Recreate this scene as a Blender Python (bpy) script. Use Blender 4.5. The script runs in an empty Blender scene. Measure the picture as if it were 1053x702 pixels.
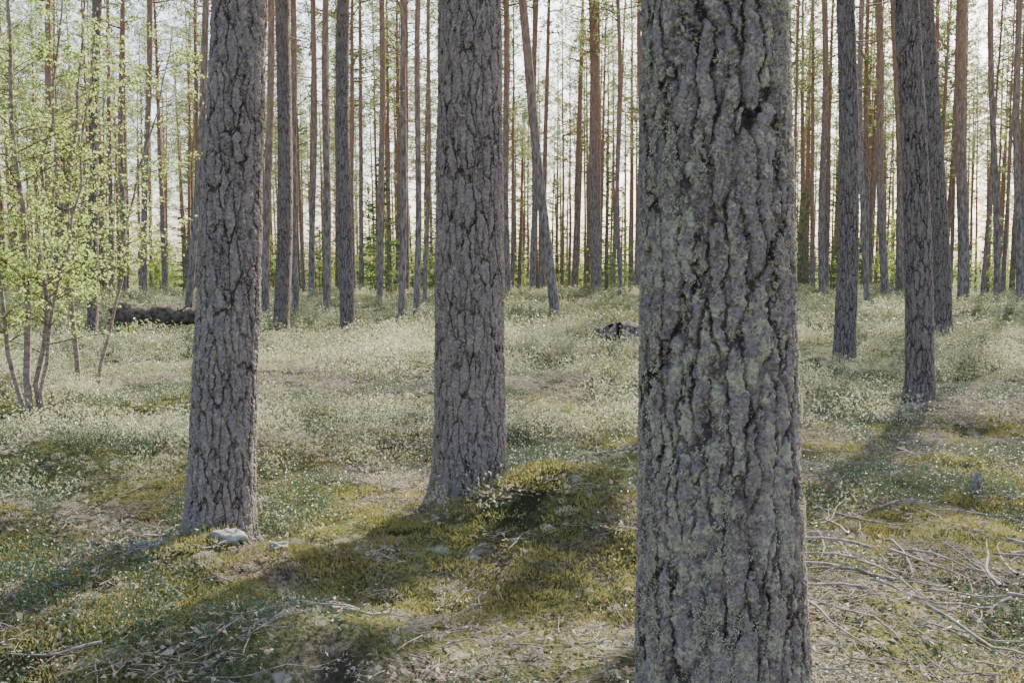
import bpy, math, numpy as np
from mathutils import Vector, Euler
rng=np.random.default_rng(7)
scene=bpy.context.scene
# ------------------------------------------------------------------ noise
def _h(ix,iy,s):
    v=(ix.astype(np.int64)*374761393+iy.astype(np.int64)*668265263+s*1442695041)&0xffffffff
    v=((v^(v>>13))*1274126177)&0xffffffff
    v=(v^(v>>16))&0xffffffff
    return v/4294967295.0
def vn(x,y,s=0):
    x=np.asarray(x,float);y=np.asarray(y,float)
    ix=np.floor(x);iy=np.floor(y);fx=x-ix;fy=y-iy
    fx=fx*fx*(3-2*fx);fy=fy*fy*(3-2*fy)
    a=_h(ix,iy,s);b=_h(ix+1,iy,s);c=_h(ix,iy+1,s);d=_h(ix+1,iy+1,s)
    return (a*(1-fx)+b*fx)*(1-fy)+(c*(1-fx)+d*fx)*fy
def fbm(x,y,s=0,o=4):
    t=0;a=.5;n=0
    for i in range(o):
        t=t+a*vn(x*2**i+17.3*i,y*2**i-9.1*i,s+i);n+=a;a*=.5
    return t/n
def G(x,y,cx,cy,sx,sy,a): return a*np.exp(-(((x-cx)/sx)**2+((y-cy)/sy)**2))
def H(x,y):
    x=np.asarray(x,float);y=np.asarray(y,float)
    far=np.clip((y-8)/20,0,1)
    h=(fbm(x/9,y/9,3,3)-.5)*(.12+.5*far)
    h=h+G(x,y,.05,5.50,.80,.60,.19)+G(x,y,.34,5.42,.46,.34,.24)+G(x,y,.45,6.9,.8,.5,-.15)+G(x,y,.1,4.35,.9,.35,-.10)
    h=h+G(x,y,-1.45,4.85,.6,.42,.13)+G(x,y,-3.3,7.2,.5,.5,.20)+G(x,y,-2.6,5.1,.5,.35,.20)
    h=h+G(x,y,-.75,3.75,.42,.28,.19)+G(x,y,-.75,4.5,.4,.25,-.07)+G(x,y,-2.1,6.4,.6,.4,-.10)
    near=np.exp(-(((x)/2.6)**2+((y-5.4)/1.0)**2))
    h=h+(.08+.28*(1-near))*(fbm(x/1.1,y/1.1,11,3)-.5)+.10*(fbm(x/.3,y/.3,21,3)-.5)
    h=h+.46*np.clip((y-7.0)/4,0,1)*(fbm(x/2.6,y/2.6,31,2)-.5)
    h=h-np.clip(.035*(y-47),0,3.0)
    return h
# ------------------------------------------------------------------ mesh helper
class MB:
    def __init__(s): s.v=[];s.f=[];s.n=0
    def add(s,v,f,m=0,sm=False):
        v=np.asarray(v,float).reshape(-1,3);f=np.asarray(f,np.int64)
        s.v.append(v);s.f.append((f+s.n,m,sm));s.n+=len(v)
    def mesh(s,name,mats):
        me=bpy.data.meshes.new(name);V=np.concatenate(s.v)
        me.vertices.add(len(V));me.vertices.foreach_set('co',V.ravel())
        li=np.concatenate([f.ravel() for f,_,_ in s.f])
        tot=np.concatenate([np.full(len(f),f.shape[1]) for f,_,_ in s.f])
        st=np.concatenate([[0],np.cumsum(tot)[:-1]])
        mi=np.concatenate([np.full(len(f),m) for f,m,_ in s.f])
        sm=np.concatenate([np.full(len(f),q) for f,_,q in s.f])
        me.loops.add(len(li));me.loops.foreach_set('vertex_index',li.astype(np.int32))
        me.polygons.add(len(tot));me.polygons.foreach_set('loop_start',st.astype(np.int32))
        me.polygons.foreach_set('loop_total',tot.astype(np.int32))
        me.polygons.foreach_set('material_index',mi.astype(np.int32))
        me.polygons.foreach_set('use_smooth',sm.astype(bool))
        for m in mats: me.materials.append(m)
        me.update(calc_edges=True);me.validate()
        return me
def nrm(a): return a/np.maximum(np.linalg.norm(a,axis=-1,keepdims=True),1e-9)
def grid_faces(R,C,wrap=True):
    r=np.arange(R-1)[:,None];c=np.arange(C if wrap else C-1)[None,:]
    a=r*C+c;b=r*C+(c+1)%C
    return np.stack([a,b,b+C,a+C],-1).reshape(-1,4)
def tube(mb,path,rad,segs=5,m=0,sm=True,jit=0,r=None):
    P=np.asarray(path,float);R=np.broadcast_to(np.asarray(rad,float),(len(P),))
    T=nrm(np.gradient(P,axis=0));up=np.array([0,0,1.]) if abs(T[0,2])<.9 else np.array([1.,0,0])
    A=nrm(np.cross(T,up));B=np.cross(T,A)
    th=np.linspace(0,2*math.pi,segs,endpoint=False)
    rr=R[:,None]*np.ones(segs)[None,:]
    if jit: rr=rr*(1+jit*(rng.random(rr.shape)-.5))
    V=P[:,None,:]+rr[...,None]*(np.cos(th)[None,:,None]*A[:,None,:]+np.sin(th)[None,:,None]*B[:,None,:])
    mb.add(V,grid_faces(len(P),segs),m,sm)
def leaves(mb,P,D,L,W,m=0,g=rng,fold=.15):
    P=np.asarray(P,float);n=len(P)
    if n==0:return
    D=nrm(D);S=nrm(np.cross(D,g.normal(size=(n,3))));N=np.cross(D,S)
    L=np.broadcast_to(L,(n,))[:,None];W=np.broadcast_to(W,(n,))[:,None]
    v=np.stack([P,P+D*L*.5+S*W*.5+N*L*fold*.5,P+D*L-N*L*fold,P+D*L*.5-S*W*.5+N*L*fold*.5],1)
    mb.add(v,np.arange(4*n).reshape(n,4),m)
def needles(mb,P,D,L,W,m=0,g=rng):
    P=np.asarray(P,float);n=len(P)
    D=nrm(D);S=nrm(np.cross(D,g.normal(size=(n,3))))
    L=np.broadcast_to(L,(n,))[:,None];W=np.broadcast_to(W,(n,))[:,None]
    v=np.stack([P-S*W*.5,P+S*W*.5,P+D*L],1)
    mb.add(v,np.arange(3*n).reshape(n,3),m)
def obj(name,me,loc=(0,0,0),parent=None,link=True):
    o=bpy.data.objects.new(name,me);o.location=loc
    if link: scene.collection.objects.link(o)
    if parent: o.parent=parent
    return o
# ------------------------------------------------------------------ materials
class NT:
    def __init__(s,name):
        s.mat=bpy.data.materials.new(name);s.mat.use_nodes=True;s.t=s.mat.node_tree
        s.t.nodes.clear();s.out=s.n('ShaderNodeOutputMaterial')
    def n(s,ty,**k):
        x=s.t.nodes.new(ty)
        for a,b in k.items():setattr(x,a,b)
        return x
    def set(s,sock,v):
        if isinstance(v,bpy.types.NodeSocket): s.t.links.new(v,sock)
        elif v is not None: sock.default_value=v
    def math(s,op,a,b=None,c=None,clamp=False):
        x=s.n('ShaderNodeMath',operation=op,use_clamp=clamp)
        s.set(x.inputs[0],a);s.set(x.inputs[1],b)
        if c is not None:s.set(x.inputs[2],c)
        return x.outputs[0]
    def vm(s,op,a,b):
        x=s.n('ShaderNodeVectorMath',operation=op);s.set(x.inputs[0],a)
        if op=='SCALE': s.set(x.inputs[3],b)
        else: s.set(x.inputs[1],b)
        return x.outputs[0]
    def mix(s,f,a,b,mode='MIX'):
        x=s.n('ShaderNodeMix',data_type='RGBA',blend_type=mode)
        a=a if isinstance(a,bpy.types.NodeSocket) else (*a,1);b=b if isinstance(b,bpy.types.NodeSocket) else (*b,1)
        s.set(x.inputs[0],f);s.set(x.inputs[6],a);s.set(x.inputs[7],b);return x.outputs[2]
    def noise(s,v,sc,det=4,ro=.55,col=False):
        x=s.n('ShaderNodeTexNoise');s.set(x.inputs['Vector'],v);x.inputs['Scale'].default_value=sc
        x.inputs['Detail'].default_value=det;x.inputs['Roughness'].default_value=ro
        return x.outputs['Color' if col else 'Fac']
    def step(s,v,a,b):
        x=s.n('ShaderNodeMapRange',interpolation_type='SMOOTHSTEP');s.set(x.inputs['Value'],v)
        x.inputs['From Min'].default_value=a;x.inputs['From Max'].default_value=b;return x.outputs[0]
    def coord(s,which='Object'): return s.n('ShaderNodeTexCoord').outputs[which]
    def rand(s): return s.n('ShaderNodeObjectInfo').outputs['Random']
    def geo(s,w): return s.n('ShaderNodeNewGeometry').outputs[w]
    def vor(s,v,sc,feat='F1',o='Distance'):
        x=s.n('ShaderNodeTexVoronoi',feature=feat);s.set(x.inputs['Vector'],v);x.inputs['Scale'].default_value=sc
        return x.outputs[o]
    def bsdf(s,col,rough=.8,spec=.3,bump=None,bstr=.5,bdist=.01):
        if spec<=.2 :
            b=s.n('ShaderNodeBsdfDiffuse');s.set(b.inputs['Color'],col if isinstance(col,bpy.types.NodeSocket) else (*col,1))
        else:
            b=s.n('ShaderNodeBsdfPrincipled');s.set(b.inputs['Base Color'],col if isinstance(col,bpy.types.NodeSocket) else (*col,1))
            s.set(b.inputs['Roughness'],rough);b.inputs['Specular IOR Level'].default_value=spec
        if bump is not None:
            q=s.n('ShaderNodeBump');q.inputs['Strength'].default_value=bstr;q.inputs['Distance'].default_value=bdist
            s.set(q.inputs['Height'],bump);s.t.links.new(q.outputs[0],b.inputs['Normal'])
        return b.outputs[0]
    def fin(s,sh): s.t.links.new(sh,s.out.inputs['Surface']);return s.mat
def bark_near(name,disp,lich=.5,scale=1.,graytop=6.,method='DISPLACEMENT',fine=False):
    t=NT(name);v0=t.coord()
    w=t.vm('SCALE',t.vm('SUBTRACT',t.noise(v0,11*scale,5,.7,True),(.5,.5,.5)),.07/scale)
    v=t.vm('ADD',v0,w);vs=t.vm('MULTIPLY',v,(1,1,.18))
    e1=t.vor(vs,25*scale,'DISTANCE_TO_EDGE')
    e2=t.vor(t.vm('MULTIPLY',v,(1,1,.32)),68*scale,'DISTANCE_TO_EDGE');c2=t.vor(t.vm('MULTIPLY',v,(1,1,.42)),52*scale,'F1','Color')
    fis=t.step(e1,0,.12);fis2=t.step(e2,0,.12)
    gate=t.step(t.noise(t.vm('MULTIPLY',v0,(1,1,.5)),10*scale,2),.32,.56)
    fis=t.math('MAXIMUM',fis,t.math('SUBTRACT',1.0,t.math('MULTIPLY_ADD',gate,.74,.26)))
    sc2=t.n('ShaderNodeSeparateColor');t.set(sc2.inputs[0],c2);r2=sc2.outputs[1]
    nf=t.noise(t.vm('MULTIPLY',v,(1,1,.55)),90*scale,5,.75)
    nb=t.noise(v0,5,2)
    h=t.math('MULTIPLY',fis,.44)
    h=t.math('MULTIPLY_ADD',fis2,.12,h);h=t.math('MULTIPLY_ADD',r2,.24,h)
    h=t.math('MULTIPLY_ADD',nf,.40,h)
    lm=t.noise(v0,34,5,.75)
    lt=t.math('MULTIPLY_ADD',nb,.35,lm)
    li=t.math('MULTIPLY',t.step(lt,.77-.06*lich,.81-.06*lich),t.step(h,.45,.7))
    sp=t.noise(v0,170 if fine else 90,3,.7)
    li2=t.math('MULTIPLY',t.step(sp,.52,.60),t.step(lm,.46,.56))
    base=t.mix(t.step(h,.46,.90),(.022,.017,.014),(.245,.197,.175))
    base=t.mix(t.math('MULTIPLY',r2,.42),base,(.20,.142,.118))
    base=t.mix(t.math('MULTIPLY',t.step(nb,.45,.7),.30),base,(.24,.195,.182))
    base=t.mix(t.math('MULTIPLY',t.step(sp,.50,.35),.60),base,(.050,.038,.031))
    base=t.mix(t.math('MULTIPLY',li,.65*min(1,lich+.3)),base,(.34,.315,.205))
    base=t.mix(t.math('MULTIPLY',li2,.75*lich),base,(.44,.395,.21))
    sep=t.n('ShaderNodeSeparateXYZ');t.set(sep.inputs[0],v0)
    up=t.step(sep.outputs[2],graytop,graytop+5)
    base=t.mix(t.math('MULTIPLY',up,.7),base,(.31,.18,.11))
    b=t.bsdf(base,.9,.15,bump=sp if fine else None,bstr=.8,bdist=.0035)
    d=t.n('ShaderNodeDisplacement');d.inputs['Scale'].default_value=disp;d.inputs['Midlevel'].default_value=.80
    t.set(d.inputs['Height'],h);t.t.links.new(d.outputs[0],t.out.inputs['Displacement'])
    t.mat.displacement_method=method
    return t.fin(b)
def bark_far(name):
    t=NT(name);v0=t.coord();vs=t.vm('MULTIPLY',v0,(1,1,.25))
    n=t.noise(vs,18,4,.7);rn=t.rand()
    base=t.mix(t.step(n,.35,.65),(.085,.07,.06),(.29,.235,.205))  # greys lightened to paint background haze into the bark colour
    o=t.mix(t.step(n,.35,.65),(.23,.135,.09),(.41,.25,.165))
    sep=t.n('ShaderNodeSeparateXYZ');t.set(sep.inputs[0],v0)
    z=t.math('SUBTRACT',sep.outputs[2],t.math('MULTIPLY',rn,3.5))
    col=t.mix(t.math('MULTIPLY',t.step(z,0,9),.85),base,o)
    return t.fin(t.bsdf(col,.9,.15))
def leafmat(name,c1,c2,tr=.45,rough=.5,spec=.3,tcol=None,big=1.5,lo=0.,hi=1.,det=5):
    t=NT(name);r=t.rand();pos=t.geo('Position')
    f=t.math('MULTIPLY_ADD',t.math('SUBTRACT',r,.5),.3,t.noise(pos,big,det,.72))
    f=t.step(f,lo,hi)
    col=t.mix(f,c1,c2);b=t.bsdf(col,rough,spec)
    q=t.n('ShaderNodeBsdfTranslucent');t.set(q.inputs[0],t.mix(.5,col,tcol or c2))
    m=t.n('ShaderNodeMixShader');m.inputs[0].default_value=tr
    t.t.links.new(b,m.inputs[1]);t.t.links.new(q.outputs[0],m.inputs[2]);return t.fin(m.outputs[0])
def plain(name,c1,c2,sc=20,rough=.85,spec=.2,str_=(1,1,1)):
    t=NT(name);v=t.vm('MULTIPLY',t.coord(),str_);n=t.noise(v,sc,4,.65)
    col=t.mix(t.step(n,.3,.7),c1,c2);return t.fin(t.bsdf(col,rough,spec))
m_front=bark_near('pine_bark_close',.024,.9,fine=True)
m_mid=bark_near('pine_bark_scaly',.029,.45,.95)
m_mid2=bark_near('pine_bark_mid',.026,.3,.85,5.,'BOTH')
m_far=bark_far('pine_bark_tall')
m_needle=leafmat('pine_needles',(.10,.135,.06),(.21,.255,.11),.45,.5,.2,(.30,.36,.14),.35,.2,.8,2)  # greens lightened too, airy haze painted into the needle colour
m_spruce=leafmat('spruce_needles',(.06,.10,.035),(.12,.17,.06),.3,.5,.2,big=.35,det=2)
m_birchleaf=leafmat('birch_leaves',(.16,.23,.045),(.30,.38,.11),.55,.45,.35,(.46,.54,.14),det=2)
m_bil=leafmat('bilberry_leaves',(.045,.065,.025),(.37,.38,.24),.42,.42,.45,(.43,.44,.22),.75,.38,.64)  # patchy leaf tone, contrast raised to paint dark shadow between paler clumps
m_ling=leafmat('lingonberry_leaves',(.045,.08,.032),(.15,.185,.095),.2,.42,.4,big=2)
m_moss=leafmat('moss_shoots',(.03,.04,.015),(.26,.235,.085),.3,.7,.15,(.34,.32,.10),1.8,.40,.64)
m_twig=plain('grey_twigs',(.12,.10,.085),(.32,.28,.245),30,.85,.2,(1,1,1))
m_stem=plain('brown_stems',(.08,.065,.04),(.16,.13,.08),60)
m_dead=leafmat('dead_leaf_litter',(.10,.07,.05),(.38,.31,.24),.25,.6,.2,big=9,lo=.3,hi=.7,det=3)
m_lich=leafmat('grey_lichen',(.33,.30,.205),(.50,.46,.325),.2,.9,.05,big=9,det=2)
m_wood=plain('decayed_wood',(.05,.038,.03),(.34,.285,.24),7,.95,.1)
m_dark=plain('old_log_wood',(.04,.03,.022),(.17,.135,.105),9,.95,.1)
m_birchbark=plain('birch_bark',(.13,.09,.07),(.34,.27,.22),14,.7,.2,(1,1,2.5))
m_stone=plain('lichened_stone',(.16,.15,.12),(.36,.34,.29),14,.9,.2)
def ground_mat():
    t=NT('forest_floor');p=t.coord()
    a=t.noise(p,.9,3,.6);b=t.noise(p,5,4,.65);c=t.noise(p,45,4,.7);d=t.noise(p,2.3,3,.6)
    litter=t.mix(t.step(c,.35,.65),(.045,.034,.025),(.19,.155,.115))
    moss=t.mix(t.step(c,.3,.7),(.04,.043,.017),(.16,.155,.06))
    green=t.mix(t.step(c,.3,.7),(.035,.044,.022),(.14,.15,.085))
    col=t.mix(t.step(t.math('MULTIPLY_ADD',b,.4,a),.56,.74),litter,moss)
    sep=t.n('ShaderNodeSeparateXYZ');t.set(sep.inputs[0],p)
    col=t.mix(t.math('MULTIPLY',t.step(sep.outputs[1],7,13),.85),col,green)
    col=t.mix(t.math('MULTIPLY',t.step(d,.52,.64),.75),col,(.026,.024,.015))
    col=t.mix(t.math('MULTIPLY',t.step(b,.58,.66),.55),col,(.32,.31,.25))
    return t.fin(t.bsdf(col,.95,.1,bump=c,bstr=.9,bdist=.03))
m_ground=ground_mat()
# ------------------------------------------------------------------ ground sheet
def axis(lo,hi,c0,c1,fine,g=1.045,mx=25):
    a=list(np.arange(c0,c1,fine));s=fine
    while a[-1]<hi: s=min(s*g,mx);a.append(a[-1]+s)
    s=fine;b=[c0]
    while b[-1]>lo: s=min(s*g,mx);b.append(b[-1]-s)
    return np.array(b[:0:-1]+a)
X=axis(-700,700,-3.6,3.8,.034);Y=axis(-250,900,3.0,8.5,.034,1.03)
gx,gy=np.meshgrid(X,Y)
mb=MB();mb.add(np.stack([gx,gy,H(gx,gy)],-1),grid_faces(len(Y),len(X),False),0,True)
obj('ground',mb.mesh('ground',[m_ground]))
# ------------------------------------------------------------------ crown and tree templates
def crown(mb,g,Ht,start,mN,mB,nb=34,spread=2.0,deadfrom=3.0,cl=10,nn=10,nw=.034):
    for z in g.uniform(deadfrom,start+1,int(20)):
        a=g.uniform(0,2*math.pi);L=g.uniform(.3,1.5);dz=g.uniform(-.35,.25)
        p=np.array([0,0,z]);d=np.array([math.cos(a),math.sin(a),dz]);s=np.linspace(0,1,3)[:,None]
        tube(mb,p+d*L*s+g.normal(size=(3,3))*.04*s,np.linspace(.016,.004,3),3,mB)
        for k in range(2):
            q=p+d*L*g.uniform(.3,1);e=nrm(d+g.normal(size=3)*.7);tube(mb,np.array([q,q+e*L*.35]),[.006,.003],3,mB)
    PP=[];DD=[]
    for i in range(nb):
        u=(i+g.random())/nb;z=start+(Ht-start)*u**.9;a=g.uniform(0,2*math.pi)
        L=spread*(1-u)**.55*(.5+.7*g.random())*(min(1,.45+u*3))+.3
        rise=.15+.55*u;s=np.linspace(0,1,4)[:,None]
        d=np.array([math.cos(a),math.sin(a),rise]);p=np.array([0,0,z])+d*L*s+np.array([0,0,.25])*s**2*L*.5+g.normal(size=(4,3))*.06*s*L*.5
        tube(mb,p,np.linspace(.035*(1-u)+.012,.006,4),4,mB)
        for k in range(cl):
            s=g.uniform(.3,1.03);q=p[0]+(p[-1]-p[0])*s+np.array([0,0,-.1*L*math.sin(s*3)])
            off=g.normal(size=3)*np.array([.26,.26,.13])*(.5+.35*L);c=q+off
            if k%3==0: tube(mb,np.array([q,c]),[.007,.003],3,mB)
            PP.append(np.repeat(c[None],nn,0)+g.normal(size=(nn,3))*.085);DD.append(nrm(off*1.2+np.array([0,0,.12])+g.normal(size=(nn,3))*.34))
    PP=np.concatenate(PP);DD=np.concatenate(DD)
    needles(mb,PP,DD,g.uniform(.13,.23,len(PP)),nw,mN,g)
def simple_trunk(mb,g,Ht,r,m,segs=8):
    z=np.concatenate([[-.5,0,.4],np.linspace(2,Ht,12)]);n=len(z);b=np.cumsum(g.normal(size=(n,2))*.05,0)*np.clip(z/4,0,1)[:,None]
    rad=r*(1-.80*np.clip(z/Ht,0,1)**1.1)*(1+.35*np.exp(-np.clip(z,0,9)/.25))
    tube(mb,np.c_[b*.4,z],rad,segs,m)
def tcol(name,objs):
    c=bpy.data.collections.new(name)
    for o in objs:c.objects.link(o)
    return c
pine_objs=[]
for i in range(5):
    g=np.random.default_rng(100+i);mb=MB();Ht=[20,23,18,21,24][i];simple_trunk(mb,g,Ht,.12+.03*g.random(),0)
    crown(mb,g,Ht,Ht*[.45,.54,.42,.52,.5][i],1,0,spread=1.9,nb=36,cl=8,nn=9,nw=.055)
    pine_objs.append(obj('pine_form',mb.mesh('pine_form',[m_far,m_needle]),link=False))
crown_me=[]
for i in range(4):
    g=np.random.default_rng(200+i);mb=MB();crown(mb,g,21,11.2+i*.5,1,0,spread=2.7,deadfrom=4.5,nb=42,cl=10,nn=8,nw=.06)
    crown_me.append(mb.mesh('pine_crown',[m_far,m_needle]))
def spruce(seed,Ht,R):
    g=np.random.default_rng(seed);mb=MB();simple_trunk(mb,g,Ht,.02*Ht*.55,0,6);PP=[];DD=[]
    nb=int(Ht*14)
    for i in range(nb):
        u=(i+g.random())/nb;z=.3+(Ht-.4)*u;a=g.uniform(0,2*math.pi);L=R*(1-u)**.8*g.uniform(.65,1.1)+.08
        s=np.linspace(0,1,4)[:,None];d=np.array([math.cos(a),math.sin(a),-.25+.5*u])
        p=np.array([0,0,z])+d*L*s+np.array([0,0,.18])*s**2*L;tube(mb,p,np.linspace(.014,.004,4),3,0)
        n=int(10+L*32);s=g.uniform(.1,1,n)[:,None];side=np.cross(d,[0,0,1])*g.uniform(-.28,.28,(n,1))*(1.1-s)*L
        q=p[0]+(p[-1]-p[0])*s+side+g.normal(size=(n,3))*.02;PP.append(q);DD.append(d+side*2+g.normal(size=(n,3))*.4+np.array([0,0,-.3]))
    PP=np.concatenate(PP);DD=np.concatenate(DD);needles(mb,PP,DD,g.uniform(.1,.22,len(PP)),.05,1,g)
    return mb.mesh('spruce_form',[m_far,m_spruce])
spruce_me=[spruce(301,7,1.4),spruce(302,11,2.0),spruce(303,4,1.0)]
def birch(seed,stems,leafL=.036,dens=1.,detail=1.):
    g=np.random.default_rng(seed);mb=MB();PP=[];DD=[]
    for (bx,by,lx,ly,Ht,r) in stems:
        n=14;s=np.linspace(0,1,n);wig=np.cumsum(g.normal(size=(n,2))*.035,0)
        P=np.c_[bx+lx*s**1.2+wig[:,0],by+ly*s**1.2+wig[:,1],Ht*s-.05]
        tube(mb,P,r*(1-.85*s)+.002,7,0)
        for k in range(int(Ht*9*detail)):
            u=g.uniform(.17,.99);q=np.array([np.interp(u,s,P[:,j]) for j in range(3)])
            a=g.uniform(0,2*math.pi);L=(1-u)**.6*Ht*.26*g.uniform(.4,1.1)+.15
            d=nrm(np.array([math.cos(a),math.sin(a),g.uniform(.15,.8)]));m=6;t=np.linspace(0,1,m)[:,None]
            B=q+d*L*t+np.array([0,0,-.12])*L*t**2+np.cumsum(g.normal(size=(m,3))*.02,0)*t
            tube(mb,B,np.linspace(.0065*(1-u)+.0025,.0012,m),4,1)
            for w in range(int(3+L*9)):
                v=g.uniform(.15,1);b=np.array([np.interp(v,t[:,0],B[:,j]) for j in range(3)])
                e=nrm(d+g.normal(size=3)*.6);l=g.uniform(.08,.32)
                tube(mb,np.array([b,b+e*l*.5+g.normal(size=3)*.01,b+e*l-np.array([0,0,.03])]),[.0015,.0012,.0008],3,1)
                c=int(g.integers(4,10)*dens)+1;tt=g.uniform(.15,1.05,(c,1))
                PP.append(b+e*l*tt+g.normal(size=(c,3))*.014);DD.append(e*.4+g.normal(size=(c,3))*.7+np.array([0,0,-.45]))
    PP=np.concatenate(PP);DD=np.concatenate(DD);L=g.uniform(.6,1.15,len(PP))*leafL
    leaves(mb,PP,DD,L,L*.72,2,g);return mb
# ------------------------------------------------------------------ scatter via geometry nodes
def scatter(name,P,rot,scl,objs,idx=None,real=False):
    n=len(P);me=bpy.data.meshes.new(name);me.vertices.add(n);me.vertices.foreach_set('co',np.asarray(P,np.float32).ravel())
    def at(nm,ty,arr,key):
        a=me.attributes.new(nm,ty,'POINT');a.data.foreach_set(key,np.asarray(arr).ravel())
    at('rot','FLOAT_VECTOR',np.asarray(rot,np.float32),'vector')
    scl=np.asarray(scl,np.float32)
    if scl.ndim==1:scl=np.repeat(scl[:,None],3,1)
    at('scl','FLOAT_VECTOR',scl,'vector')
    if idx is None: idx=rng.integers(0,len(objs),n)
    at('idx','INT',np.asarray(idx,np.int32),'value')
    o=obj(name,me);col=tcol(name+'_parts',objs)
    ng=bpy.data.node_groups.new(name,'GeometryNodeTree')
    ng.interface.new_socket('Geometry',in_out='INPUT',socket_type='NodeSocketGeometry')
    ng.interface.new_socket('Geometry',in_out='OUTPUT',socket_type='NodeSocketGeometry')
    N=ng.nodes;Lk=ng.links
    gi=N.new('NodeGroupInput');go=N.new('NodeGroupOutput');ip=N.new('GeometryNodeInstanceOnPoints')
    ci=N.new('GeometryNodeCollectionInfo');ci.inputs['Collection'].default_value=col
    ci.inputs['Separate Children'].default_value=True;ci.inputs['Reset Children'].default_value=True
    def na(nm,ty):
        x=N.new('GeometryNodeInputNamedAttribute');x.data_type=ty;x.inputs['Name'].default_value=nm
        return [s for s in x.outputs if s.enabled and s.name=='Attribute'][0]
    er=N.new('FunctionNodeEulerToRotation')
    Lk.new(na('rot','FLOAT_VECTOR'),er.inputs[0]);Lk.new(er.outputs[0],ip.inputs['Rotation'])
    Lk.new(na('scl','FLOAT_VECTOR'),ip.inputs['Scale']);Lk.new(na('idx','INT'),ip.inputs['Instance Index'])
    ip.inputs['Pick Instance'].default_value=True
    Lk.new(gi.outputs[0],ip.inputs['Points']);Lk.new(ci.outputs[0],ip.inputs['Instance'])
    if real:
        ri=N.new('GeometryNodeRealizeInstances');Lk.new(ip.outputs[0],ri.inputs[0]);Lk.new(ri.outputs[0],go.inputs[0])
    else: Lk.new(ip.outputs[0],go.inputs[0])
    md=o.modifiers.new('scatter','NODES');md.node_group=ng
    return o
def rz(n,tilt=.0): return np.c_[rng.normal(size=n)*tilt,rng.normal(size=n)*tilt,rng.uniform(0,6.283,n)]
# ------------------------------------------------------------------ surveyed pines
def pine(x,y,prof,Ht,lean,mat,segs,zs,flare=.3,ci=0,crownon=True,seed=0,bend=.0):
    """prof: list of (height above root, radius)"""
    z0=float(H(x,y));root=bpy.data.objects.new('pine_tree',None);root.location=(x,y,z0);root.empty_display_size=.3
    scene.collection.objects.link(root);g=np.random.default_rng(seed)
    zs=np.asarray(zs);th=np.linspace(0,2*math.pi,segs,endpoint=False)
    r=np.interp(zs,[p[0] for p in prof]+[Ht],[p[1] for p in prof]+[.03])
    lob=1+.022*np.sin(2*th+g.uniform(0,6))+.018*np.sin(3*th+g.uniform(0,6))
    fl=flare*np.exp(-np.clip(zs,-.05,99)/.14)
    lb=.5+.5*np.sin(5*th+g.uniform(0,6));lb=.5+.75*lb
    R=r[:,None]*(lob[None,:]+fl[:,None]*lb[None,:])
    R=R*(1+.025*(vn(zs[:,None]*3.0+50,np.cos(th)[None,:]*1.2+np.sin(th)[None,:]*.7+9,seed)-.5)*2)
    zc=np.clip(zs,0,99);bx=bend*np.sin(zc*.55+g.uniform(0,6));bx-=bx[0]
    cx=lean[0]*zs+bx;cy=lean[1]*zs
    V=np.stack([cx[:,None]+R*np.cos(th),cy[:,None]+R*np.sin(th),zs[:,None]+0*R],-1)
    mb=MB();mb.add(V,grid_faces(len(zs),segs),0,True)
    obj('trunk',mb.mesh('trunk',[mat]),parent=root)
    if crownon:
        c=obj('crown',crown_me[ci%4],parent=root);s=Ht/21.
        c.scale=(1,1,s);c.rotation_mode='QUATERNION'
        q=Vector((0,0,1)).rotation_difference(Vector((lean[0],lean[1],1)).normalized());c.rotation_quaternion=q@Euler((0,0,g.uniform(0,6.28))).to_quaternion()
    return root
def Z(*seg):
    out=[]
    for a,b,s in seg: out+=list(np.arange(a,b,s))
    return np.array(out)
pine(.452,2.0,[(0,.205),(.65,.174),(1.3,.155),(2.05,.139),(5,.125),(12,.10)],20,(-.027,.0),m_front,460,Z((-.3,.45,.02),(.45,2.25,.0024),(2.25,20.1,.4)),.3,0,seed=1)
pine(-.257,5.9,[(0,.222),(.6,.205),(1.5,.197),(3.1,.173),(12,.13)],22,(.003,.0),m_mid,280,Z((-.3,0,.02),(0,3.4,.0055),(3.4,22.1,.4)),.24,1,seed=2)
pine(-1.56,5.2,[(0,.175),(.6,.164),(1.5,.154),(3.0,.130),(12,.09)],20,(.059,.01),m_mid,260,Z((-.3,0,.02),(0,3.3,.005),(3.3,20.1,.4)),.22,2,seed=3,bend=.008)
# (bearing at root, distance, diameter, bearing high up)   bearings as tangents x/1024
T=[(419,10.4,.30,411,0),(341,15.7,.34,344,1),(442,19,.40,432,2),(-432,22,.24,-424,3),(-334,26,.24,-316,0),(-238,22,.37,-231,1),
(-169,21.6,.33,-171,2),(45,29,.35,11,3),(-115,24,.19,-108,0),(-99,27,.2,-94,1),(-222,31,.24,-226,2),(-191,30,.26,-190,3),(-254,29,.26,-250,0),
(464,38,.5,463,1),(319,42,.32,322,2),(384,40,.36,378,3),(400,44,.42,394,0),(86,48,.55,84,1),(499,34,.26,494,2),(522,32,.26,524,3),
(-136,38,.27,-134,0),(-378,40,.3,-372,1),(-4,42,.28,-6,2),(365,30,.2,362,3),(-60,40,.3,-62,0),(20,45,.3,24,1),(112,43,.22,110,2),(128,46,.26,131,3),
(-206,42,.3,-204,2),(-300,44,.28,-296,1),(-400,46,.3,-402,0),(345,36,.2,342,1),(-480,38,.3,-478,1),(-90,36,.18,-86,3)]
tree_xy=[(.45,2),(-.26,5.9),(-1.56,5.2)]
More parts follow.
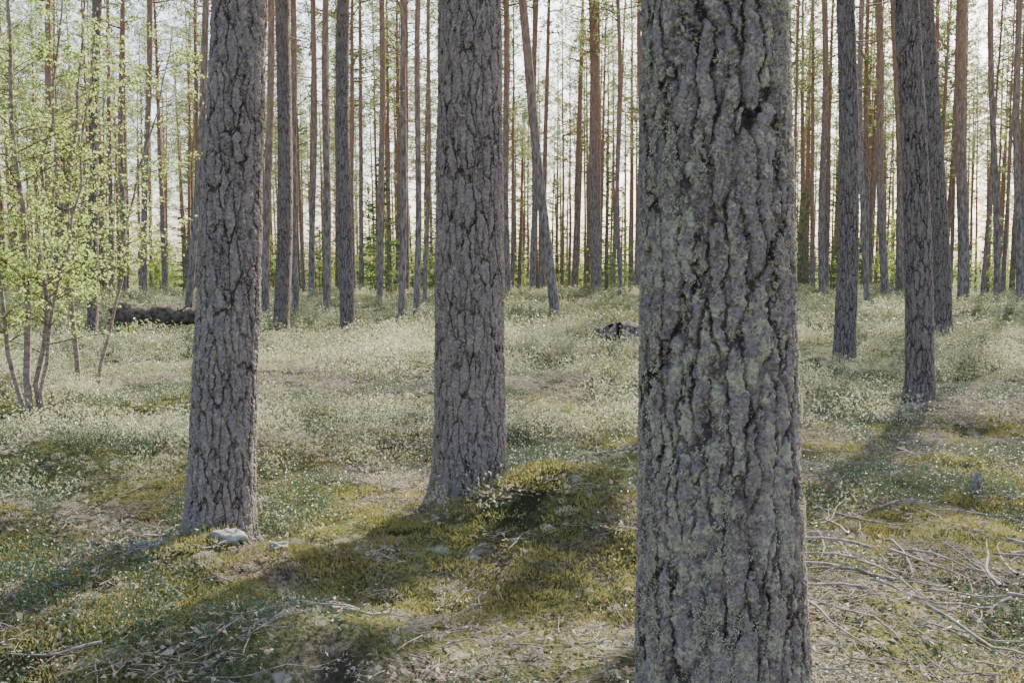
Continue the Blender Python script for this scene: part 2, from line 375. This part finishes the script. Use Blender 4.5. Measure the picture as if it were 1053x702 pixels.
for i,(b0,d,w,b1,ci) in enumerate(T):
    xb=b0/1024*(.997*d+.115);xt=b1/1024*.977*d;lean=(xt-xb)/(.2586*d+1.5);tree_xy.append((xb,d))
    near=d<24;Ht=19+rng.random()*4;r=w/2*(.95 if near else .85)
    pine(xb,d,[(0,r*1.05),(1,r),(.26*d+1.5,r*.84),(13,r*.64)],Ht,(lean,rng.normal()*.006),m_mid2 if near else m_far,
         100 if near else 20,Z((-.3,0,.05),(0,.27*d+2.2,.018 if near else .1),(.27*d+2.2,Ht,.5)),.28,ci,seed=10+i,bend=.03+.05*rng.random())
# ------------------------------------------------------------------ surrounding forest mass
def poisson(n,fn,r,ex):
    pts=list(ex);out=[];A=np.array(pts)
    for _ in range(n):
        p=fn()
        if p is None: continue
        if np.min(np.sum((A-p)**2,1))>r*r: A=np.vstack([A,p]);out.append(p)
    return np.array(out)
def far_fn():
    y=rng.uniform(46,130);x=rng.uniform(-1,1)*(.60*y+5);return np.array([x,y])
def side_fn():
    y=rng.uniform(4,48);s=rng.choice([-1,1]);x=s*(.57*y+2.8+rng.uniform(0,20))
    if s<0 and y<14: return None
    if s>0 and y<12: return None
    return np.array([x,y])
def back_fn():
    return np.array([rng.uniform(-30,30),rng.uniform(-34,-14)])
P1=poisson(820,far_fn,1.9,tree_xy);P2=poisson(85,side_fn,3.0,tree_xy);P3=poisson(9,back_fn,4,tree_xy)
P=np.vstack([P1,P2,P3]);n=len(P)
scatter('distant_pine_forest',np.c_[P,H(P[:,0],P[:,1])-.05],rz(n,.018),np.c_[(s:=rng.uniform(.65,1.45,n)),s,rng.uniform(.8,1.12,n)],pine_objs)
sp_objs=[obj('spruce_form',m,link=False) for m in spruce_me]
n=90;y=rng.uniform(62,130,n);x=rng.uniform(-.6,.6,n)*y
scatter('distant_spruce_undergrowth',np.c_[x,y,H(x,y)-.05],rz(n,.02),rng.uniform(.6,1.2,n),sp_objs)
for b,d,k,s in [(-134,50,0,1.0),(112,55,1,.55),(-290,58,1,.8),(-318,62,0,1.1),(300,56,0,.9),(-420,52,1,.7),(-90,60,2,.9),(206,58,2,1.1),(-455,56,1,.9),(-10,62,0,.8),(345,60,1,.7)]:
    xx=b/1024*d;o=obj('spruce_tree',spruce_me[k],(xx,d,float(H(xx,d))-.05));o.scale=(s,s,s);o.rotation_euler[2]=rng.uniform(0,6)
far_birch=[obj('birch_form',birch(400+i,[(0,0,.2,.1,5.5,.03),(.4,.2,.5,-.2,4,.02)],leafL=.11,dens=.5,detail=.6).mesh('birch_form',[m_birchbark,m_stem,m_birchleaf]),link=False) for i in range(2)]
n=230;y=rng.uniform(58,130,n);x=rng.uniform(-.6,.6,n)*y
scatter('distant_birch_undergrowth',np.c_[x,y,H(x,y)-.05],rz(n,.04),rng.uniform(.5,1.5,n),far_birch)
mts=[m_birchbark,m_stem,m_birchleaf]
def put_birch(x,y,seed,stems,**k):
    obj('birch_sapling',birch(seed,stems,**k).mesh('birch_sapling',mts),(x,y,float(H(x,y))))
put_birch(-4.55,9.4,501,[(0,0,-.25,.1,5.2,.034),(.05,.05,.15,.2,4.6,.026),(.14,-.04,.55,.1,3.6,.018),(-.08,.05,-.8,0,4.2,.022)],dens=1.15,leafL=.038)
put_birch(-4.95,11.3,502,[(0,0,.35,.1,5.6,.03),(.1,.1,.9,.2,4.2,.02)],dens=.9,leafL=.038)
put_birch(-5.7,9.9,503,[(0,0,.5,.0,5.6,.03),(.1,0,.2,.3,4.4,.022)],dens=1.1,leafL=.038)
put_birch(-4.85,8.5,505,[(0,0,.1,.0,4.4,.022)],dens=1.1,leafL=.036)
put_birch(-9.6,20.5,504,[(0,0,.5,.0,7.5,.04),(.3,0,1.0,.3,6.0,.03)],leafL=.06,dens=.6,detail=.6)
# ------------------------------------------------------------------ undergrowth templates
def shrub(seed,ns=34,R=.22,h=.22,nl=12,L=.022,mat=None):
    g=np.random.default_rng(seed);mb=MB()
    for i in range(ns):
        a=g.uniform(0,6.28);r=R*math.sqrt(g.random());b=np.array([r*math.cos(a),r*math.sin(a),-.03])
        hh=h*g.uniform(.5,1.15)*(1-.35*(r/R)**2);tip=b+np.array([math.cos(a)*r*.5+g.normal()*.04,math.sin(a)*r*.5+g.normal()*.04,hh+.03])
        needles(mb,b[None],(tip-b)[None],hh*1.05,.005,0,g)
        t=g.uniform(.3,1.05,(nl,1));P=b+(tip-b)*t+g.normal(size=(nl,3))*.022
        leaves(mb,P,g.normal(size=(nl,3))+np.array([0,0,.35]),g.uniform(.6,1.25,nl)*L,g.uniform(.35,.6,nl)*L,1,g)
    return obj('shrub_form',mb.mesh('shrub_form',[m_stem,mat or m_bil]),link=False)
bil=[shrub(600+i,26,.2,.24,11,.025) for i in range(4)]
bilfar=[shrub(610+i,14,.28,.28,9,.05) for i in range(3)]
ling=[shrub(620+i,12,.10,.075,11,.017,m_ling) for i in range(3)]
def vis(n,y0,y1,marg=1.5,k=.54):
    u=rng.random(n);y=np.sqrt(y0*y0+(y1*y1-y0*y0)*u);x=rng.uniform(-1,1,n)*(k*y+marg)
    return x,y
def keep(x,y,prob):
    m=rng.random(len(x))<prob
    for (a,b) in tree_xy[:6]: m&=((x-a)**2+(y-b)**2)>.30**2
    return x[m],y[m]
def bden(x,y):
    d=np.clip((fbm(x/1.7,y/1.7,41,3)-.45)*8+.45,.10,1)
    d=d*np.clip((y-6.2-.7*np.clip(x,0,4))/2.6,0.06,1)
    return np.where((x>1.5)&(y<14),d*.4,d)
x,y=vis(2100,5.0,14,1.2);x,y=keep(x,y,bden(x,y))
x2,y2=vis(1900,12,20,1.2);x2,y2=keep(x2,y2,bden(x2,y2));x=np.r_[x,x2];y=np.r_[y,y2];n=len(x)
ss=rng.uniform(.55,1.3,n)*(.4+1.35*fbm(x/1.7,y/1.7,41,3))*np.clip(.8+(y-6)*.03,.75,1.3)
scatter('bilberry_shrubs',np.c_[x,y,H(x,y)-.02],rz(n,.12),ss,bil,real=True)
x,y=vis(5000,18,54,2);x,y=keep(x,y,bden(x,y));n=len(x)
scatter('distant_bilberry_shrubs',np.c_[x,y,H(x,y)-.02],rz(n,.12),rng.uniform(.6,1.7,n),bilfar,real=True)
x,y=vis(5600,2.9,12,.5);dens=np.clip((fbm(x/.8,y/.8,51,3)-.43)*7,0,1)+.05;x,y=keep(x,y,dens);n=len(x)
scatter('lingonberry_plants',np.c_[x,y,H(x,y)-.005],rz(n,.15),rng.uniform(.6,1.5,n),ling,real=True)
def mossf(seed):
    g=np.random.default_rng(seed);mb=MB();n=170
    r=.10*np.sqrt(g.random(n));a=g.uniform(0,6.28,n);P=np.c_[r*np.cos(a),r*np.sin(a),.022*(1-(r/.10)**2)-.014]
    D=np.c_[np.cos(a)*r*7,np.sin(a)*r*7,np.ones(n)]+g.normal(size=(n,3))*.45
    leaves(mb,P,D,g.uniform(.010,.025,n),g.uniform(.004,.007,n),0,g);return obj('moss_form',mb.mesh('moss_form',[m_moss]),link=False)
moss=[mossf(700+i) for i in range(3)]
x,y=vis(6800,2.8,10.5,.4);dens=np.clip((fbm(x/.9,y/.9,61,4)-.48)*10+.3,.03,1);dens=np.maximum(dens,np.exp(-(((x-.2)/1.0)**2+((y-5.3)/.9)**2))*1.1)
x,y=keep(x,y,dens);n=len(x)
scatter('moss_carpet',np.c_[x,y,H(x,y)],rz(n,.15),rng.uniform(.6,1.6,n),moss,real=True)
def litter(seed):
    g=np.random.default_rng(seed);mb=MB();n=18
    P=np.c_[g.uniform(-.14,.14,(n,2)),g.uniform(.002,.02,n)];leaves(mb,P,np.c_[g.normal(size=(n,2)),g.normal(size=n)*.2],g.uniform(.012,.042,n),g.uniform(.008,.022,n),1,g,.25)
    n=40;P=np.c_[g.uniform(-.14,.14,(n,2)),g.uniform(.004,.02,n)];needles(mb,P,np.c_[g.normal(size=(n,2)),g.normal(size=n)*.25],.05,.0025,1,g)
    for k in range(5):
        a=g.uniform(0,6.28);L=g.uniform(.05,.22);p=np.array([*g.uniform(-.1,.1,2),.012]);d=np.array([math.cos(a),math.sin(a),g.normal()*.12])
        tube(mb,np.array([p,p+d*L*.5+g.normal(size=3)*.008,p+d*L]),[.003,.0022,.0012],4,0)
    return obj('litter_form',mb.mesh('litter_form',[m_twig,m_dead]),link=False)
lit=[litter(720+i) for i in range(4)]
x,y=vis(4200,2.8,13,.5);x,y=keep(x,y,np.clip((fbm(x/1.2,y/1.2,71,3)-.44)*7+.3+.5*(x>1),.14,1));n=len(x)
scatter('forest_litter',np.c_[x,y,H(x,y)+.014],rz(n,.1),rng.uniform(.7,1.4,n),lit,real=True)
def lichclump(seed):
    g=np.random.default_rng(seed);mb=MB();n=150;d=nrm(g.normal(size=(n,3)));d[:,2]=abs(d[:,2]);P=d*np.array([.05,.05,.028])*g.uniform(.6,1,(n,1))
    leaves(mb,P,d+g.normal(size=(n,3))*.8,g.uniform(.008,.016,n),.007,0,g);return obj('lichen_form',mb.mesh('lichen_form',[m_lich]),link=False)
lc=[lichclump(740+i) for i in range(2)]
x,y=vis(4600,2.9,16,.5);x,y=keep(x,y,np.clip((fbm(x/.7,y/.7,81,3)-.49)*9,0.08,1));n=len(x)
scatter('reindeer_lichen',np.c_[x,y,H(x,y)+.003],rz(n,.1),rng.uniform(.4,1.3,n),lc,real=True)
# ------------------------------------------------------------------ fallen branches
def branch(mb,p,a,L,r,g,lvl=0,m=0):
    n=8;t=np.linspace(0,1,n);ang=a+np.cumsum(g.normal(size=n)*.13)
    x=p[0]+np.cumsum(np.cos(ang))*L/n;y=p[1]+np.cumsum(np.sin(ang))*L/n
    z=H(x,y)+p[2]+g.uniform(-.2,.5)*L*.15*t+r
    Q=np.c_[x,y,np.maximum(z,H(x,y)+r*.5)];tube(mb,Q,r*(1-.75*t),6,m,jit=.15)
    if lvl<2:
        for k in range(int(g.integers(2,6))):
            j=g.integers(1,n-1);branch(mb,(Q[j,0],Q[j,1],Q[j,2]-H(Q[j,0],Q[j,1])),ang[j]+g.choice([-1,1])*g.uniform(.4,1.0),L*g.uniform(.2,.5),r*(1-.75*t[j])*.55,g,lvl+1,m)
def pile(name,cx,cy,n,sx,sy,L,r,seed,hz=.05):
    g=np.random.default_rng(seed);mb=MB()
    for i in range(n): branch(mb,(cx+g.normal()*sx,cy+g.normal()*sy,g.uniform(0,hz)),g.uniform(0,6.28),L*g.uniform(.4,1.2),r*g.uniform(.4,1.2),g)
    obj(name,mb.mesh(name,[m_twig]))
pile('brushwood_pile',1.75,4.5,52,.40,.45,.75,.009,801,.16)
pile('fallen_branches',.3,7.0,7,.35,.3,.9,.013,802)
pile('fallen_branches',-.9,4.0,9,.6,.35,.45,.007,803)
pile('fallen_branches',-2.6,5.6,10,.8,.7,.6,.008,804)
pile('fallen_branches',4.2,9.0,18,1.2,1.5,.9,.012,805,.1)
pile('fallen_branches',3.0,6.4,20,.8,.8,.7,.008,806,.06)
def stump(name,x,y,seed,R,Ld,ang,k=26,spk=1.4,up=0.,mat=None):
    g=np.random.default_rng(seed);mb=MB();z=float(H(x,y))+up
    n=16;t=np.linspace(0,1,n);d=np.array([math.cos(ang),math.sin(ang),-.02])
    P=np.array([0,0,R*.6])+d*Ld*t[:,None]+g.normal(size=(n,3))*R*.06;tube(mb,P,R*(.75-.40*t)*(1+.10*g.normal(size=n)),18,0,jit=.35)
    for i in range(k):
        a=g.uniform(0,6.283);e=np.array([-math.sin(ang)*math.cos(a),math.cos(ang)*math.cos(a),math.sin(a)])-d*g.uniform(-.3,.9)
        L=R*g.uniform(.5,spk);s=np.linspace(0,1,6)[:,None];Q=np.array([0,0,R*.5])+e*L*s+g.normal(size=(6,3))*.05*L*s
        Q[:,2]=np.maximum(Q[:,2],-.1-up);tube(mb,Q,np.linspace(R*.28,R*.04,6),7,0,jit=.35)
    for i in range(6):   # snapped side limbs
        q=P[int(g.integers(3,n-1))];e=nrm(np.array([g.normal()*.4,g.normal()*.4,g.uniform(.2,.8)]));L=R*g.uniform(.5,1.6)
        tube(mb,np.array([q,q+e*L*.5,q+e*L]),[R*.10,R*.07,R*.03],6,0,jit=.3)
    obj(name,mb.mesh(name,[mat]),(x,y,z))
stump('uprooted_stump',1.62,16.2,811,.36,1.3,.10,22,1.2,.03,m_wood)
stump('fallen_log',-9.3,23.5,812,.37,2.6,.12,10,.9,.10,m_dark)
g=np.random.default_rng(9);mb=MB();th=np.linspace(0,6.283,10,endpoint=False)
rows=[]
for z,r in [(-.05,.05),(.0,.042),(.05,.036),(.10,.034),(.125,.030)]:
    zz=z+(g.uniform(-.02,.035,10) if z>.12 else 0);rows.append(np.c_[r*np.cos(th)*(1+.1*g.normal(size=10)),r*np.sin(th),np.broadcast_to(zz,(10,))])
rows.append(np.c_[.006*np.cos(th),.006*np.sin(th),np.full(10,.10)])
mb.add(np.array(rows),grid_faces(6,10),0,False)
obj('broken_tree_stub',mb.mesh('broken_tree_stub',[m_twig]),(3.07,6.5,float(H(3.07,6.5))))
def stone(x,y,s,seed):
    a=np.linspace(0,math.pi,24)[:,None];b=np.linspace(0,2*math.pi,36,endpoint=False)[None,:]
    d=np.stack([np.sin(a)*np.cos(b),np.sin(a)*np.sin(b),np.cos(a)+0*b],-1)
    r=1+.6*(vn(d[...,0]*1.8+5+seed,d[...,1]*1.8+d[...,2]*2+7,seed)-.5)+.3*(vn(d[...,0]*5+5,d[...,1]*5+d[...,2]*4+7,seed)-.5)
    mb=MB();mb.add(d*r[...,None]*np.array([s,s*.8,s*.55]),grid_faces(24,36),0,True)
    obj('lichened_stone',mb.mesh('lichened_stone',[m_stone]),(x,y,float(H(x,y))+s*.12))
stone(-1.80,4.78,.085,1);stone(-1.40,4.78,.085,2);stone(-1.16,4.82,.055,3);stone(-.98,4.35,.06,5)
# lichen flakes on the near trunk
def flake(seed):
    g=np.random.default_rng(seed);mb=MB();n=20;a=g.uniform(0,6.28,n);P=np.c_[np.cos(a)*.002,np.sin(a)*.002,np.zeros(n)]+g.normal(size=(n,3))*np.array([.004,.004,.0006])
    leaves(mb,P,np.c_[np.cos(a),np.sin(a),g.uniform(.0,.5,n)],g.uniform(.003,.008,n),g.uniform(.003,.005,n),0,g,.3);return obj('flake_form',mb.mesh('flake_form',[m_lich]),link=False)
fl=[flake(900+i) for i in range(4)]
def bark_lichen(name,x,y,r0,r1,z0,z1,lean,n,th):
    z=rng.uniform(z0,z1,n);a=rng.uniform(math.pi*.9,math.pi*2.1,n)
    f=.6*fbm(a*9,z*9.0,91,3)+.4*fbm(a*2.0,z*2.5,95,3);m=f>th;z=z[m];a=a[m];n=len(z);r=r0+(r1-r0)*(z-z0)/(z1-z0)+.0005
    hz=float(H(x,y))
    P=np.c_[x+lean[0]*z+r*np.cos(a),y+lean[1]*z+r*np.sin(a),hz+z]
    rot=np.array([Vector((math.cos(q),math.sin(q),0)).to_track_quat('Z','Y').to_euler()[:] for q in a])
    scatter(name,P,rot,rng.uniform(.4,1.1,n),fl,real=True)
bark_lichen('bark_lichen',.452,2.0,.174,.139,.62,2.1,(-.027,0),4500,.60)
# ------------------------------------------------------------------ light, sky, camera
el=math.radians(38);az=math.radians(27)
S=Vector((math.sin(az)*math.cos(el),math.cos(az)*math.cos(el),math.sin(el)))
sl=bpy.data.lights.new('sun','SUN');sl.energy=22;sl.angle=math.radians(.5);sl.color=(1,.95,.86)
so=bpy.data.objects.new('sun',sl);so.rotation_euler=(-S).to_track_quat('-Z','Y').to_euler();scene.collection.objects.link(so)
w=bpy.data.worlds.new('World');scene.world=w;w.use_nodes=True;nt=w.node_tree
sky=nt.nodes.new('ShaderNodeTexSky');sky.sky_type='NISHITA';sky.sun_disc=False;sky.sun_elevation=el;sky.sun_rotation=az
sky.dust_density=3;sky.air_density=.8;sky.ozone_density=1.0
bg=nt.nodes['Background'];bg.inputs[1].default_value=.66;nt.links.new(sky.outputs[0],bg.inputs[0])
cd=bpy.data.cameras.new('camera');cd.lens=35;cd.sensor_width=36;cd.clip_start=.05;cd.clip_end=3000
co=bpy.data.objects.new('camera',cd);co.location=(0,0,1.5);co.rotation_euler=(math.radians(90-4.4),0,0)
scene.collection.objects.link(co);scene.camera=co
